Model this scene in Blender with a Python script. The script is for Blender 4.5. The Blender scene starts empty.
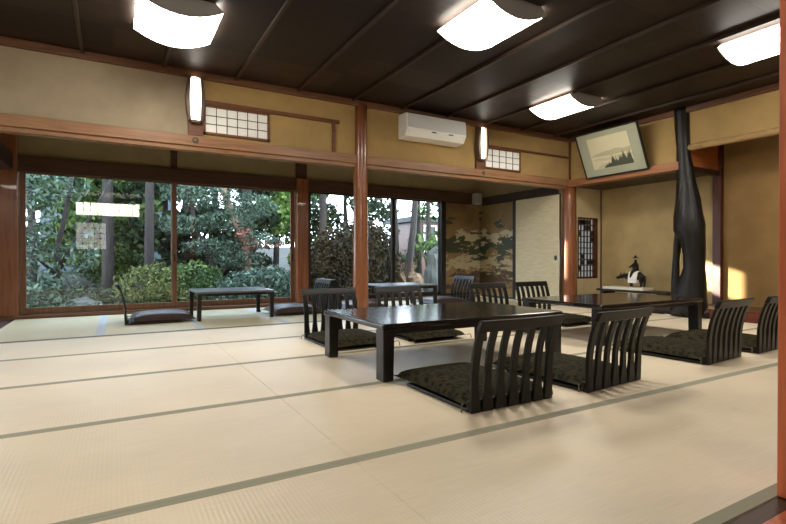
import bpy, math, random
import numpy as np
from mathutils import Vector, Matrix
random.seed(7)
SC = bpy.context.scene
COL = SC.collection
PI = math.pi

# ------------------------------------------------------------------ colour / materials
def lin(c):
    out = []
    for v in c[:3]:
        v = v / 255.0
        out.append(v / 12.92 if v <= 0.04045 else ((v + 0.055) / 1.055) ** 2.4)
    return (out[0], out[1], out[2], 1.0)

def newmat(name):
    m = bpy.data.materials.new(name)
    m.use_nodes = True
    nt = m.node_tree
    for n in list(nt.nodes):
        nt.nodes.remove(n)
    out = nt.nodes.new('ShaderNodeOutputMaterial')
    return m, nt, out

def N(nt, kind, **kw):
    n = nt.nodes.new(kind)
    for k, v in kw.items():
        setattr(n, k, v)
    return n

def principled(name, col, rough=0.5, metal=0.0, spec=0.5, coat=0.0):
    m, nt, out = newmat(name)
    b = N(nt, 'ShaderNodeBsdfPrincipled')
    b.inputs['Base Color'].default_value = lin(col)
    b.inputs['Roughness'].default_value = rough
    b.inputs['Metallic'].default_value = metal
    b.inputs['Specular IOR Level'].default_value = spec
    b.inputs['Coat Weight'].default_value = coat
    nt.links.new(b.outputs[0], out.inputs[0])
    return m, nt, b

def ramp(nt, fac, stops):
    r = N(nt, 'ShaderNodeValToRGB')
    els = r.color_ramp.elements
    while len(els) > 1:
        els.remove(els[-1])
    els[0].position = stops[0][0]; els[0].color = lin(stops[0][1])
    for p, c in stops[1:]:
        e = els.new(p); e.color = lin(c)
    nt.links.new(fac, r.inputs[0])
    return r

def coords(nt, scale=(1, 1, 1), which='Object', rot=(0, 0, 0)):
    t = N(nt, 'ShaderNodeTexCoord')
    mp = N(nt, 'ShaderNodeMapping')
    mp.inputs['Scale'].default_value = scale
    mp.inputs['Rotation'].default_value = rot
    nt.links.new(t.outputs[which], mp.inputs[0])
    return mp.outputs[0]

def noise(nt, vec, scale=5, detail=4, rough=0.55, dist=0.0):
    n = N(nt, 'ShaderNodeTexNoise')
    n.inputs['Scale'].default_value = scale
    n.inputs['Detail'].default_value = detail
    n.inputs['Roughness'].default_value = rough
    n.inputs['Distortion'].default_value = dist
    nt.links.new(vec, n.inputs['Vector'])
    return n.outputs['Fac']

def bump(nt, b, h, strength=0.2, dist=0.01):
    n = N(nt, 'ShaderNodeBump')
    n.inputs['Strength'].default_value = strength
    n.inputs['Distance'].default_value = dist
    nt.links.new(h, n.inputs['Height'])
    nt.links.new(n.outputs[0], b.inputs['Normal'])

def math_(nt, op, a, b=None):
    n = N(nt, 'ShaderNodeMath', operation=op)
    for i, v in enumerate((a, b)):
        if v is None: continue
        if isinstance(v, (int, float)): n.inputs[i].default_value = v
        else: nt.links.new(v, n.inputs[i])
    return n.outputs[0]

def wood(name, c1, c2, rough=0.35, axis='x', spec=0.4, coat=0.0, scale=1.0):
    """grain runs along the given axis"""
    m, nt, b = principled(name, c1, rough, 0, spec, coat)
    s = {'x': (1.2, 22, 22), 'y': (22, 1.2, 22), 'z': (22, 22, 1.2)}[axis]
    v = coords(nt, tuple(k * scale for k in s))
    f = noise(nt, v, 1.6, 5, 0.6, 0.6)
    r = ramp(nt, f, [(0.28, c2), (0.5, c1), (0.75, tuple(min(255, x * 1.12) for x in c1))])
    nt.links.new(r.outputs[0], b.inputs['Base Color'])
    bump(nt, b, f, 0.08, 0.004)
    return m

def plaster(name, c, var=0.06, rough=0.9):
    m, nt, b = principled(name, c, rough, 0, 0.15)
    f = noise(nt, coords(nt), 3.0, 6, 0.6)
    r = ramp(nt, f, [(0.3, tuple(x * (1 - var) for x in c)), (0.7, tuple(min(255, x * (1 + var)) for x in c))])
    nt.links.new(r.outputs[0], b.inputs['Base Color'])
    f2 = noise(nt, coords(nt), 260, 2, 0.5)
    bump(nt, b, f2, 0.15, 0.002)
    return m

def emit(name, col, strength):
    m, nt, out = newmat(name)
    e = N(nt, 'ShaderNodeEmission')
    e.inputs[0].default_value = lin(col)
    e.inputs[1].default_value = strength
    nt.links.new(e.outputs[0], out.inputs[0])
    return m

def tatami(name, c, along='x'):
    m, nt, b = principled(name, c, 0.38, 0, 0.6)
    big = noise(nt, coords(nt), 1.1, 3, 0.5)
    sv = (6, 260, 1) if along == 'x' else (260, 6, 1)
    fine = noise(nt, coords(nt, sv), 1.0, 2, 0.5)
    mix = math_(nt, 'ADD', math_(nt, 'MULTIPLY', big, 0.6), math_(nt, 'MULTIPLY', fine, 0.4))
    r = ramp(nt, mix, [(0.3, tuple(x * 0.92 for x in c)), (0.7, tuple(min(255, x * 1.05) for x in c))])
    nt.links.new(r.outputs[0], b.inputs['Base Color'])
    w = N(nt, 'ShaderNodeTexWave')
    w.bands_direction = 'X' if along == 'x' else 'Y'
    w.inputs['Scale'].default_value = 22
    w.inputs['Distortion'].default_value = 0.6
    nt.links.new(coords(nt), w.inputs['Vector'])
    h = math_(nt, 'ADD', math_(nt, 'MULTIPLY', w.outputs['Fac'], 0.7), fine)
    bump(nt, b, h, 0.25, 0.003)
    return m

def leafmat(name, ca, cb, cc):
    m, nt, b = principled(name, cb, 0.6, 0, 0.2)
    g = N(nt, 'ShaderNodeNewGeometry')
    r = ramp(nt, g.outputs['Random Per Island'], [(0.0, ca), (0.5, cb), (1.0, cc)])
    nt.links.new(r.outputs[0], b.inputs['Base Color'])
    out = [n for n in nt.nodes if n.type == 'OUTPUT_MATERIAL'][0]
    t = N(nt, 'ShaderNodeBsdfTranslucent')
    nt.links.new(r.outputs[0], t.inputs[0])
    mx = N(nt, 'ShaderNodeMixShader'); mx.inputs[0].default_value = 0.3
    nt.links.new(b.outputs[0], mx.inputs[1]); nt.links.new(t.outputs[0], mx.inputs[2])
    nt.links.new(mx.outputs[0], out.inputs[0])
    return m

M = {}
M['beam'] = wood('red_brown_timber_x', (146, 108, 78), (120, 84, 58), 0.36, 'x', 0.35)
M['beam_y'] = wood('red_brown_timber_y', (148, 98, 66), (116, 72, 46), 0.36, 'y', 0.35)
M['post'] = wood('red_brown_post', (134, 84, 56), (106, 62, 40), 0.25, 'z', 0.5, 0.2)
M['postdark'] = wood('dark_red_post', (84, 42, 28), (62, 30, 20), 0.35, 'z')
M['nearpost'] = wood('near_post_timber', (196, 108, 70), (160, 78, 48), 0.4, 'z')
M['frame_wood'] = wood('window_frame_timber', (112, 78, 54), (86, 56, 38), 0.4, 'x')
M['frame_wood_z'] = wood('window_stile_timber', (112, 78, 54), (86, 56, 38), 0.4, 'z')
M['frame_dark'] = wood('dark_frame_timber', (34, 28, 24), (22, 18, 16), 0.35, 'z')
M['lintel'] = wood('engawa_lintel_timber', (74, 50, 36), (56, 36, 26), 0.5, 'x')
M['darkbeam_y'] = wood('dark_timber_y', (54, 38, 30), (38, 26, 20), 0.45, 'y')
M['thin_trim'] = wood('thin_brown_trim', (108, 68, 44), (82, 48, 30), 0.4, 'x')
M['plaster_y'] = plaster('ochre_plaster', (170, 142, 94))
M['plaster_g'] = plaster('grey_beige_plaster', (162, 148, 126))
M['plaster_a'] = plaster('alcove_plaster', (180, 158, 114))
M['plaster_b'] = plaster('brown_plaster', (158, 126, 82))
M['plaster_e'] = plaster('corridor_plaster', (150, 136, 106))
M['tatami'] = tatami('tatami_rush', (239, 222, 194))
M['tatami_e'] = tatami('corridor_tatami_rush', (204, 190, 150), 'y')
M['heri'] = principled('grey_green_cloth_border', (160, 157, 136), 0.8)[0]
M['heri_b'] = principled('blue_grey_cloth_border', (186, 190, 190), 0.7)[0]
M['white_plastic'] = principled('white_plastic', (240, 240, 236), 0.35)[0]
M['grey_plastic'] = principled('pale_grey_plastic', (196, 197, 194), 0.5)[0]
M['mid_grey'] = principled('mid_grey_metal', (160, 158, 148), 0.5)[0]
M['lamp_cap'] = principled('lamp_end_cap', (150, 147, 146), 0.6)[0]
M['black'] = principled('black_paint', (20, 20, 20), 0.4)[0]
M['bronze_metal'] = principled('dark_bronze_metal', (104, 88, 76), 0.4, 0.35)[0]
M['diffuser'] = emit('lit_ceiling_diffuser', (255, 249, 236), 22.0)
M['sconce_glass'] = emit('lit_sconce_glass', (255, 248, 232), 7.0)
M['lacquer'] = principled('black_brown_lacquer', (26, 21, 21), 0.15, 0, 0.5, 0.1)[0]
M['side_top'] = principled('satin_grey_tabletop', (88, 92, 102), 0.3, 0, 0.7, 0.4)[0]
M['lacquer_leg'] = principled('black_lacquer_leg', (24, 20, 18), 0.3, 0, 0.4)[0]
M['chair'] = principled('black_stained_chair_wood', (18, 16, 12), 0.38, 0, 0.3)[0]
M['paper'] = principled('shoji_paper', (248, 248, 244), 0.8)[0]
M['kumiko'] = principled('shoji_grid_wood', (66, 48, 38), 0.5)[0]

def cushion_mat():
    m, nt, b = principled('olive_patterned_cushion_cloth', (50, 45, 32), 0.8, 0, 0.1)
    v = coords(nt)
    vo = N(nt, 'ShaderNodeTexVoronoi'); vo.inputs['Scale'].default_value = 34
    nt.links.new(v, vo.inputs['Vector'])
    n = noise(nt, v, 26, 2, 0.5)
    s = math_(nt, 'ADD', math_(nt, 'MULTIPLY', vo.outputs['Distance'], 0.7), math_(nt, 'MULTIPLY', n, 0.5))
    r = ramp(nt, s, [(0.36, (20, 18, 11)), (0.5, (28, 25, 15)), (0.66, (52, 47, 29))])
    nt.links.new(r.outputs[0], b.inputs['Base Color'])
    bump(nt, b, n, 0.15, 0.003)
    return m
M['cushion'] = cushion_mat()
M['cushion_plain'] = principled('dark_brown_cushion_cloth', (62, 48, 46), 0.42, 0, 0.5)[0]
M['tassel'] = principled('olive_cord', (92, 86, 66), 0.8)[0]

def ceiling_mat():
    m, nt, b = principled('dark_ceiling_boards', (52, 40, 32), 0.5, 0, 0.2)
    t = N(nt, 'ShaderNodeTexCoord')
    sx = N(nt, 'ShaderNodeSeparateXYZ'); nt.links.new(t.outputs['Object'], sx.inputs[0])
    cell = math_(nt, 'FLOOR', math_(nt, 'DIVIDE', sx.outputs[1], 0.455))
    cx = math_(nt, 'FLOOR', math_(nt, 'DIVIDE', sx.outputs[0], 2.04))
    wn = N(nt, 'ShaderNodeTexWhiteNoise', noise_dimensions='2D')
    cb = N(nt, 'ShaderNodeCombineXYZ')
    nt.links.new(cell, cb.inputs[0]); nt.links.new(cx, cb.inputs[1])
    nt.links.new(cb.outputs[0], wn.inputs['Vector'])
    g = noise(nt, coords(nt, (1.5, 14, 14)), 1.8, 5, 0.6, 0.8)
    f = math_(nt, 'ADD', math_(nt, 'MULTIPLY', wn.outputs['Value'], 0.45), math_(nt, 'MULTIPLY', g, 0.6))
    r = ramp(nt, f, [(0.15, (29, 22, 18)), (0.5, (41, 31, 25)), (0.85, (60, 46, 36))])
    fr = math_(nt, 'FRACT', math_(nt, 'DIVIDE', sx.outputs[1], 0.455))
    seam = math_(nt, 'LESS_THAN', fr, 0.018)
    mx = N(nt, 'ShaderNodeMix', data_type='RGBA')
    nt.links.new(seam, mx.inputs[0]); nt.links.new(r.outputs[0], mx.inputs[6])
    mx.inputs[7].default_value = lin((26, 20, 16))
    nt.links.new(mx.outputs[2], b.inputs['Base Color'])
    bump(nt, b, g, 0.1, 0.004)
    return m
M['ceiling'] = ceiling_mat()
M['batten'] = wood('ceiling_batten_wood', (54, 40, 30), (40, 29, 22), 0.45, 'y', 0.3)

def glass_mat():
    m, nt, out = newmat('window_glass')
    tr = N(nt, 'ShaderNodeBsdfTransparent'); tr.inputs[0].default_value = (0.93, 0.96, 0.95, 1)
    gl = N(nt, 'ShaderNodeBsdfGlossy'); gl.inputs['Roughness'].default_value = 0.0
    lw = N(nt, 'ShaderNodeLayerWeight'); lw.inputs[0].default_value = 0.5
    fr = math_(nt, 'ADD', 0.04, math_(nt, 'MULTIPLY', math_(nt, 'POWER', lw.outputs['Facing'], 5.0), 0.96))
    mx = N(nt, 'ShaderNodeMixShader')
    nt.links.new(fr, mx.inputs[0])
    nt.links.new(tr.outputs[0], mx.inputs[1]); nt.links.new(gl.outputs[0], mx.inputs[2])
    nt.links.new(mx.outputs[0], out.inputs[0])
    return m
M['glass'] = glass_mat()

def painted_gold():
    m, nt, b = principled('painted_gold_panel', (120, 92, 54), 0.5, 0.1, 0.4)
    v = coords(nt)
    base = noise(nt, v, 2.0, 4, 0.5)
    r0 = ramp(nt, base, [(0.3, (112, 88, 56)), (0.7, (150, 122, 78))])
    t = N(nt, 'ShaderNodeTexCoord'); sx = N(nt, 'ShaderNodeSeparateXYZ'); nt.links.new(t.outputs['Object'], sx.inputs[0])
    def band(z, w):
        d = math_(nt, 'ABSOLUTE', math_(nt, 'SUBTRACT', sx.outputs[2], z))
        return math_(nt, 'SUBTRACT', 1.0, math_(nt, 'DIVIDE', d, w))
    col = r0.outputs[0]
    def layer(col, mask, c):
        mx = N(nt, 'ShaderNodeMix', data_type='RGBA')
        nt.links.new(mask, mx.inputs[0]); nt.links.new(col, mx.inputs[6]); mx.inputs[7].default_value = lin(c)
        return mx.outputs[2]
    n1 = noise(nt, coords(nt, (1, 1, 2.6)), 2.0, 5, 0.55)
    g = math_(nt, 'GREATER_THAN', math_(nt, 'ADD', n1, math_(nt, 'MULTIPLY', band(1.0, 0.4), 0.2)), 0.60)
    col = layer(col, g, (64, 68, 48))
    g2 = math_(nt, 'GREATER_THAN', math_(nt, 'ADD', noise(nt, coords(nt, (1, 1, 2)), 2.6, 5, 0.6, 0.4), math_(nt, 'MULTIPLY', band(0.35, 0.4), 0.14)), 0.62)
    col = layer(col, g2, (78, 62, 44))
    n2 = noise(nt, coords(nt, (1, 1, 2.4)), 3.4, 6, 0.62)
    w = math_(nt, 'GREATER_THAN', math_(nt, 'ADD', n2, math_(nt, 'MULTIPLY', band(1.12, 0.22), 0.2)), 0.66)
    col = layer(col, w, (184, 170, 138))
    w2 = math_(nt, 'GREATER_THAN', math_(nt, 'ADD', noise(nt, coords(nt, (1, 1, 3.5)), 4.2, 6, 0.7), math_(nt, 'MULTIPLY', band(0.62, 0.3), 0.2)), 0.645)
    col = layer(col, w2, (176, 160, 126))
    nt.links.new(col, b.inputs['Base Color'])
    return m
M['gold'] = painted_gold()

def fusuma_cream():
    m, nt, b = principled('cream_patterned_paper', (206, 192, 158), 0.7, 0, 0.3)
    f = noise(nt, coords(nt, (3, 3, 24)), 2.0, 4, 0.6)
    r = ramp(nt, f, [(0.35, (200, 186, 154)), (0.55, (208, 195, 164)), (0.7, (216, 205, 176))])
    nt.links.new(r.outputs[0], b.inputs['Base Color'])
    return m
M['fusuma'] = fusuma_cream()

def bark(name, c1, c2, rough=0.8, s=(14, 14, 2)):
    m, nt, b = principled(name, c1, rough, 0, 0.3)
    f = noise(nt, coords(nt, s), 1.5, 6, 0.65, 0.8)
    r = ramp(nt, f, [(0.3, c2), (0.65, c1)])
    nt.links.new(r.outputs[0], b.inputs['Base Color'])
    bump(nt, b, f, 0.5, 0.02)
    return m
M['trunk_black'] = bark('black_polished_trunk', (34, 31, 29), (20, 18, 17), 0.3)
M['bark_beam'] = bark('pale_bark_log', (182, 152, 104), (140, 108, 70), 0.7, (20, 5, 20))
M['bark'] = bark('garden_bark', (52, 45, 39), (28, 25, 22))
M['bark_pale'] = bark('pale_pink_bark', (176, 142, 120), (110, 84, 70))
M['stone'] = bark('garden_stone', (88, 90, 82), (48, 50, 45), 0.9, (4, 4, 4))
M['stone_warm'] = bark('sunlit_stone', (134, 108, 80), (60, 46, 34), 0.9, (5, 5, 5))  # sunlight painted in: a warmer, lighter copy of the garden stone
M['soil'] = bark('mossy_soil', (40, 42, 28), (24, 24, 17), 0.95, (2, 2, 2))
M['kamachi'] = bark('dark_log_sill', (52, 34, 26), (26, 18, 14), 0.35, (14, 3, 14))
M['house_wall'] = plaster('pale_house_wall', (92, 101, 106))
M['roof'] = principled('dark_roof', (52, 54, 58), 0.6)[0]
M['leaf_blue'] = leafmat('blue_green_leaves', (34, 48, 38), (66, 84, 68), (116, 134, 112))
M['leaf_green'] = leafmat('mid_green_leaves', (28, 44, 20), (56, 78, 38), (108, 128, 68))
M['leaf_yellow'] = leafmat('yellow_green_leaves', (52, 60, 26), (84, 92, 46), (124, 128, 72))
M['leaf_dark'] = leafmat('dark_green_leaves', (16, 26, 15), (30, 44, 26), (62, 78, 46))
M['leaf_brown'] = leafmat('brown_green_hedge_leaves', (34, 27, 15), (46, 38, 21), (62, 54, 28))
M['leaf_bright'] = leafmat('bright_green_leaves', (60, 84, 34), (98, 124, 56), (156, 176, 100))
M['leaf_red'] = leafmat('red_pink_leaves', (92, 58, 46), (130, 86, 70), (166, 120, 100))

# ------------------------------------------------------------------ mesh building
class MB:
    def __init__(s): s.v = []; s.f = []; s.m = []
    def add(s, vs, fs, mi=0):
        o = len(s.v); s.v += [tuple(p) for p in vs]
        s.f += [tuple(i + o for i in f) for f in fs]; s.m += [mi] * len(fs)
        return s
    def box(s, x0, x1, y0, y1, z0, z1, mi=0):
        s.add([(x0, y0, z0), (x1, y0, z0), (x1, y1, z0), (x0, y1, z0), (x0, y0, z1), (x1, y0, z1), (x1, y1, z1), (x0, y1, z1)],
              [(0, 3, 2, 1), (4, 5, 6, 7), (0, 1, 5, 4), (1, 2, 6, 5), (2, 3, 7, 6), (3, 0, 4, 7)], mi)
        return s
    def tube(s, pts, rad, n=10, sq=(1, 1), mi=0):
        """tube along points; rad float or list"""
        P = [Vector(p) for p in pts]
        R = rad if isinstance(rad, (list, tuple)) else [rad] * len(P)
        base = len(s.v); up = None
        for i, p in enumerate(P):
            t = (P[min(i + 1, len(P) - 1)] - P[max(i - 1, 0)]).normalized()
            if up is None:
                up = Vector((0, 0, 1)) if abs(t.z) < 0.9 else Vector((1, 0, 0))
            a = t.cross(up).normalized(); b = a.cross(t).normalized(); up = b
            for k in range(n):
                an = 2 * PI * k / n
                s.v.append(tuple(p + a * (math.cos(an) * R[i] * sq[0]) + b * (math.sin(an) * R[i] * sq[1])))
        for i in range(len(P) - 1):
            for k in range(n):
                a0 = base + i * n + k; a1 = base + i * n + (k + 1) % n
                s.f.append((a0, a1, a1 + n, a0 + n)); s.m.append(mi)
        s.f.append(tuple(base + k for k in reversed(range(n)))); s.m.append(mi)
        e = base + (len(P) - 1) * n
        s.f.append(tuple(e + k for k in range(n))); s.m.append(mi)
        return s
    def sweep(s, prof, x0, x1, mi=0):
        """closed (y,z) profile extruded along x"""
        n = len(prof)
        vs = [(x0, y, z) for y, z in prof] + [(x1, y, z) for y, z in prof]
        fs = [(i, (i + 1) % n, (i + 1) % n + n, i + n) for i in range(n)] + [tuple(reversed(range(n))), tuple(range(n, 2 * n))]
        s.add(vs, fs, mi); return s
    def quad(s, a, b, c, d, mi=0):
        s.add([a, b, c, d], [(0, 1, 2, 3)], mi); return s
    def lathe(s, prof, c=(0, 0, 0), n=16, mi=0):
        base = len(s.v)
        for r, z in prof:
            for k in range(n):
                a = 2 * PI * k / n
                s.v.append((c[0] + r * math.cos(a), c[1] + r * math.sin(a), c[2] + z))
        for i in range(len(prof) - 1):
            for k in range(n):
                a0 = base + i * n + k; a1 = base + i * n + (k + 1) % n
                s.f.append((a0, a1, a1 + n, a0 + n)); s.m.append(mi)
        s.f.append(tuple(base + k for k in reversed(range(n)))); s.m.append(mi)
        e = base + (len(prof) - 1) * n
        s.f.append(tuple(e + k for k in range(n))); s.m.append(mi)
        return s
    def build(s, name, mats, parent=None, bevel=0, seg=2, smooth=False, loc=(0, 0, 0), sub=0):
        me = bpy.data.meshes.new(name)
        me.from_pydata(s.v, [], s.f)
        if not isinstance(mats, (list, tuple)): mats = [mats]
        for mt in mats: me.materials.append(mt)
        if len(mats) > 1: me.polygons.foreach_set('material_index', s.m)
        import bmesh
        bm = bmesh.new(); bm.from_mesh(me)
        bmesh.ops.recalc_face_normals(bm, faces=bm.faces); bm.to_mesh(me); bm.free()
        if smooth: me.polygons.foreach_set('use_smooth', [True] * len(me.polygons))
        me.update()
        o = bpy.data.objects.new(name, me); COL.objects.link(o)
        o.location = loc
        if parent: o.parent = parent
        if bevel:
            b = o.modifiers.new('Bevel', 'BEVEL'); b.width = bevel; b.segments = seg; b.limit_method = 'ANGLE'; b.angle_limit = math.radians(50)
        if sub:
            d = o.modifiers.new('Subdivision', 'SUBSURF'); d.levels = sub; d.render_levels = sub
        return o

def bx(x0, x1, y0, y1, z0, z1): return MB().box(x0, x1, y0, y1, z0, z1)
def tag(o, label, cat, group=None):
    o['label'] = label; o['category'] = cat
    if group: o['group'] = group
    return o
def thing(name, label, cat, loc=(0, 0, 0), rz=0, group=None):
    o = bpy.data.objects.new(name, None); COL.objects.link(o)
    o.empty_display_size = 0.1
    o.location = loc; o.rotation_euler = (0, 0, rz)
    return tag(o, label, cat, group)
def struct(o):
    o['kind'] = 'structure'; return o
def copy_tree(o, parent=None):
    c = o.copy(); COL.objects.link(c)
    if parent: c.parent = parent
    for ch in list(o.children): copy_tree(ch, c)
    return c
def place(proto, first, loc, rz, label, group=None):
    o = proto if first else copy_tree(proto)
    o.location = loc; o.rotation_euler = (0, 0, rz); o['label'] = label
    if group: o['group'] = group
    return o

# ------------------------------------------------------------------ measurements
H = 0.72                       # lens height
YB = 5.26                      # back line of the main room (corridor beyond)
YW = 7.27                      # garden windows
XR = 6.195                     # right wall
XA = 6.95                      # back of the alcoves
ZC = 2.60
XL = -2.65                     # left wall
YN = 0.70                      # near threshold

# ------------------------------------------------------------------ floor
fl = MB()
rows = [YN, 1.577, 2.487, 3.41, 4.335, 5.24]
cols = [-2.65, -1.10, 0.742, 2.582, 4.422, 6.165]
for i in range(5):
    for j in range(5):
        fl.box(cols[j] + .0004, cols[j + 1] - .0004, rows[i] + .0006, rows[i + 1] - .0006, -0.05, 0)
fl.box(XL, 7.0, YN - .05, YB + .1, -0.12, -0.052)
floor = struct(fl.build('floor', M['tatami'], bevel=0.0012, seg=1))
for i in range(5):
    for j in range(5):
        for y0 in (rows[i] + .001, rows[i + 1] - .025):
            if i == 0 and y0 < 1: y0 = rows[0]
            bx(cols[j] + .001, cols[j + 1] - .001, y0, y0 + (.024 if not (i == 0 and y0 < 1) else .04), -0.004, 0.0012).build('cloth_border', M['heri'], floor)
ef = MB()
ecols = [-1.02, -0.12, 0.78, 1.68, 2.58, 3.48, 4.38, 5.28, 6.0]
for j in range(8):
    ef.box(ecols[j] + .001, ecols[j + 1] - .001, 5.30, 7.19, -0.05, 0)
efl = struct(ef.build('floor', M['tatami_e'], bevel=0.002, seg=1))
for j in range(8):
    for x0 in (ecols[j] + .001, ecols[j + 1] - .041):
        if j == 0 and x0 < -0.9: continue
        bx(x0, x0 + .04, 5.301, 7.189, -0.004, 0.0012).build('cloth_border', M['heri_b'], efl)
struct(bx(XL, -1.022, 5.3, 7.19, -0.05, -0.002).build('floor', wood('dark_corridor_boards', (70, 56, 62), (50, 40, 46), 0.25, 'y')))
struct(bx(XL, 7.0, -3.0, YN - .16, -0.12, -0.03).build('floor', wood('rear_room_boards', (120, 84, 56), (92, 62, 40), 0.3, 'x')))

tn = [0]
def trim(mb, mat, bevel=0.004, smooth=False):
    tn[0] += 1
    return struct(mb.build('trim_%d' % tn[0], mat, bevel=bevel, smooth=smooth))
# thresholds
trim(bx(XL, 6.19, 5.242, 5.298, -0.05, 0.002), M['lintel'], 0.001)
trim(bx(XL, 6.19, 7.192, 7.36, -0.1, 0.045), M['frame_wood'], 0.004)
trim(bx(XL, 6.3, YN - .16, YN - .052, -0.1, 0.0), M['nearpost'], 0.003)
trim(bx(XL, 6.3, YN - .05, YN - .002, -0.1, -0.004), M['lintel'], 0.001)

# ------------------------------------------------------------------ ceilings
ceil = struct(bx(XL, 7.0, -3.0, YB + .06, ZC, ZC + .04).build('ceiling', M['ceiling']))
for k in range(-4, 9):
    x = 1.10 + .6725 * k
    if x < XL or x > 6.15: continue
    bx(x - .014, x + .014, -3.0, YB, ZC - .03, ZC).build('batten', M['batten'], ceil, bevel=0.004)
struct(bx(XL, 6.3, YB + .06, 7.4, 2.30, 2.34).build('ceiling', M['plaster_e']))

# ------------------------------------------------------------------ main back wall (upper), y = YB
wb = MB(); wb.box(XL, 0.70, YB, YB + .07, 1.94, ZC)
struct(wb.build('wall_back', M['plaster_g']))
wb2 = MB(); wb2.box(0.70, 6.19, YB, YB + .07, 1.94, ZC)
struct(wb2.build('wall_back', M['plaster_y']))
# deep beam: projecting rail and the grooved head below it
nag = struct(MB().box(XL, 6.19, YB - .035, YB + .10, 1.85, 1.952).build('trim_5', M['beam'], bevel=0.004)); tn[0] = 5
for x in (0.709, 4.43):
    k = MB(); k.lathe([(.030, 0), (.030, .004), (.022, .008), (.008, .012)], n=14)
    for q in range(6):
        a = q * PI / 3; k.lathe([(.009, .004), (.009, .010), (.004, .013)], c=(.02 * math.cos(a), .02 * math.sin(a), 0), n=8)
    ko = k.build('nail_cover', M['bronze_metal'], nag, loc=(x, YB - .0345, 1.905)); ko.rotation_euler = (PI / 2, 0, 0)
trim(bx(XL, 6.19, YB - .012, YB + .09, 1.806, 1.8495), M['beam'], 0.003)
M['cornice'] = wood('cornice_timber', (104, 70, 48), (78, 50, 34), 0.42, 'x')
M['cornice_y'] = wood('cornice_timber_side', (96, 62, 42), (70, 44, 30), 0.42, 'y')
trim(bx(XL, 6.19, YB - .045, YB, 2.53, ZC - .001), M['cornice'], 0.004)         # cornice
# posts of the main back line
def round_post(x, y, r0, r1, z1, mat, z0=0):
    pts = [(x, y, z0 + (z1 - z0) * i / 10) for i in range(11)]
    rr = [r0 + (r1 - r0) * i / 10 for i in range(11)]
    return MB().tube(pts, rr, 24)
trim(round_post(2.565, YB + .01, .098, .078, 2.56, M['post']), M['post'], 0, True)
trim(round_post(XR, YB + .0, .118, .100, 1.83, M['post']), M['post'], 0, True)
trim(bx(0.64, 0.785, YB - .03, YB + .02, 1.953, 2.53), M['thin_trim'], 0.004)   # stub post behind left sconce
trim(bx(4.31, 4.455, YB - .03, YB + .02, 1.953, 2.53), M['thin_trim'], 0.004)    # stub post behind right sconce
trim(bx(XR - .02, XR + .03, YB - .03, YB + .02, 1.953, 2.53), M['thin_trim'], 0.003)
# small transom shoji with sliding track
def transom(n, x0, x1, z0, z1, nc, rail_end):
    f = MB(); t = .022
    f.box(x0, x1, YB - .022, YB - .002, z0, z0 + t); f.box(x0, x1, YB - .022, YB - .002, z1 - t, z1)
    f.box(x0, x0 + t, YB - .022, YB - .002, z0, z1); f.box(x1 - t, x1, YB - .022, YB - .002, z0, z1)
    w = struct(f.build('window_%d' % n, M['thin_trim']))
    bx(x0 + .02, x1 - .02, YB - .008, YB - .004, z0 + .02, z1 - .02).build('shoji_paper', M['paper'], w)
    g = MB()
    for i in range(1, nc):
        x = x0 + t + (x1 - x0 - 2 * t) * i / nc; g.box(x - .003, x + .003, YB - .017, YB - .0081, z0 + t, z1 - t)
    for i in range(1, 3):
        z = z0 + t + (z1 - z0 - 2 * t) * i / 3; g.box(x0 + t, x1 - t, YB - .016, YB - .0081, z - .003, z + .003)
    g.build('lattice', M['kumiko'], w)
transom(6, 0.787, 1.46, 1.985, 2.285, 6, 2.27)
transom(7, 4.458, 5.14, 1.975, 2.275, 5, 6.17)
trim(MB().box(0.787, 2.28, YB - .028, YB - .001, 2.287, 2.327).box(2.19, 2.23, YB - .024, YB - .001, 1.953, 2.287), M['thin_trim'], 0.002)
trim(bx(4.458, 6.17, YB - .028, YB - .001, 2.277, 2.305), M['thin_trim'], 0.002)

# ------------------------------------------------------------------ corridor (engawa) and garden windows
trim(bx(XL, 6.0, YW - .05, YW + .09, 1.762, 1.95), M['lintel'], 0.005)
struct(bx(XL, 6.2, YW + .0, YW + .08, 1.951, 2.3).build('wall_garden', M['plaster_e']))
trim(bx(0.67, 0.75, YW - .03, YW + .03, 1.952, 2.3), M['lintel'], 0.003)
trim(bx(2.43, 2.60, YW - .03, YW + .03, 1.952, 2.3), M['lintel'], 0.003)
trim(bx(-1.19, -0.99, YW - .09, YW + .05, 0.046, 2.3), M['post'], 0.006)
trim(bx(2.425, 2.605, YW - .085, YW + .05, 0.046, 1.95), M['post'], 0.006)
trim(bx(-1.16, -1.03, YB + .1, YW - .1, 1.76, 1.95), M['darkbeam_y'], 0.004)
trim(bx(5.150, 5.235, YW - .04, YW + .06, 0.046, 1.762), M['frame_dark'], 0.004)
def sash(n, x0, x1, y, zt=1.762, dark=False):
    f = MB(); w = .062
    fm = M['frame_dark'] if dark else M['frame_wood_z']
    f.box(x0, x0 + w, y, y + .035, .047, zt); f.box(x1 - w, x1, y, y + .035, .047, zt)
    f.box(x0 + w, x1 - w, y, y + .035, .047, .125); f.box(x0 + w, x1 - w, y, y + .035, zt - .02, zt)
    o = struct(f.build('window_%d' % n, fm, bevel=0.002))
    bx(x0 + w, x1 - w, y + .016, y + .020, .125, zt - .02).build('pane', M['glass'], o)
    h = MB().box(x1 - .042, x1 - .022, y - .004, y - .0002, .68, .78)
    h.build('handle', M['frame_dark'], o)
    return o
sash(1, -0.985, 0.745, YW - .005)
sash(2, 0.675, 2.42, YW + .032)
sash(3, 2.61, 4.20, YW - .005, dark=True)
sash(4, 4.14, 5.205, YW + .032, dark=True)
sash(5, -2.64, -1.20, YW - .005)
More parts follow.
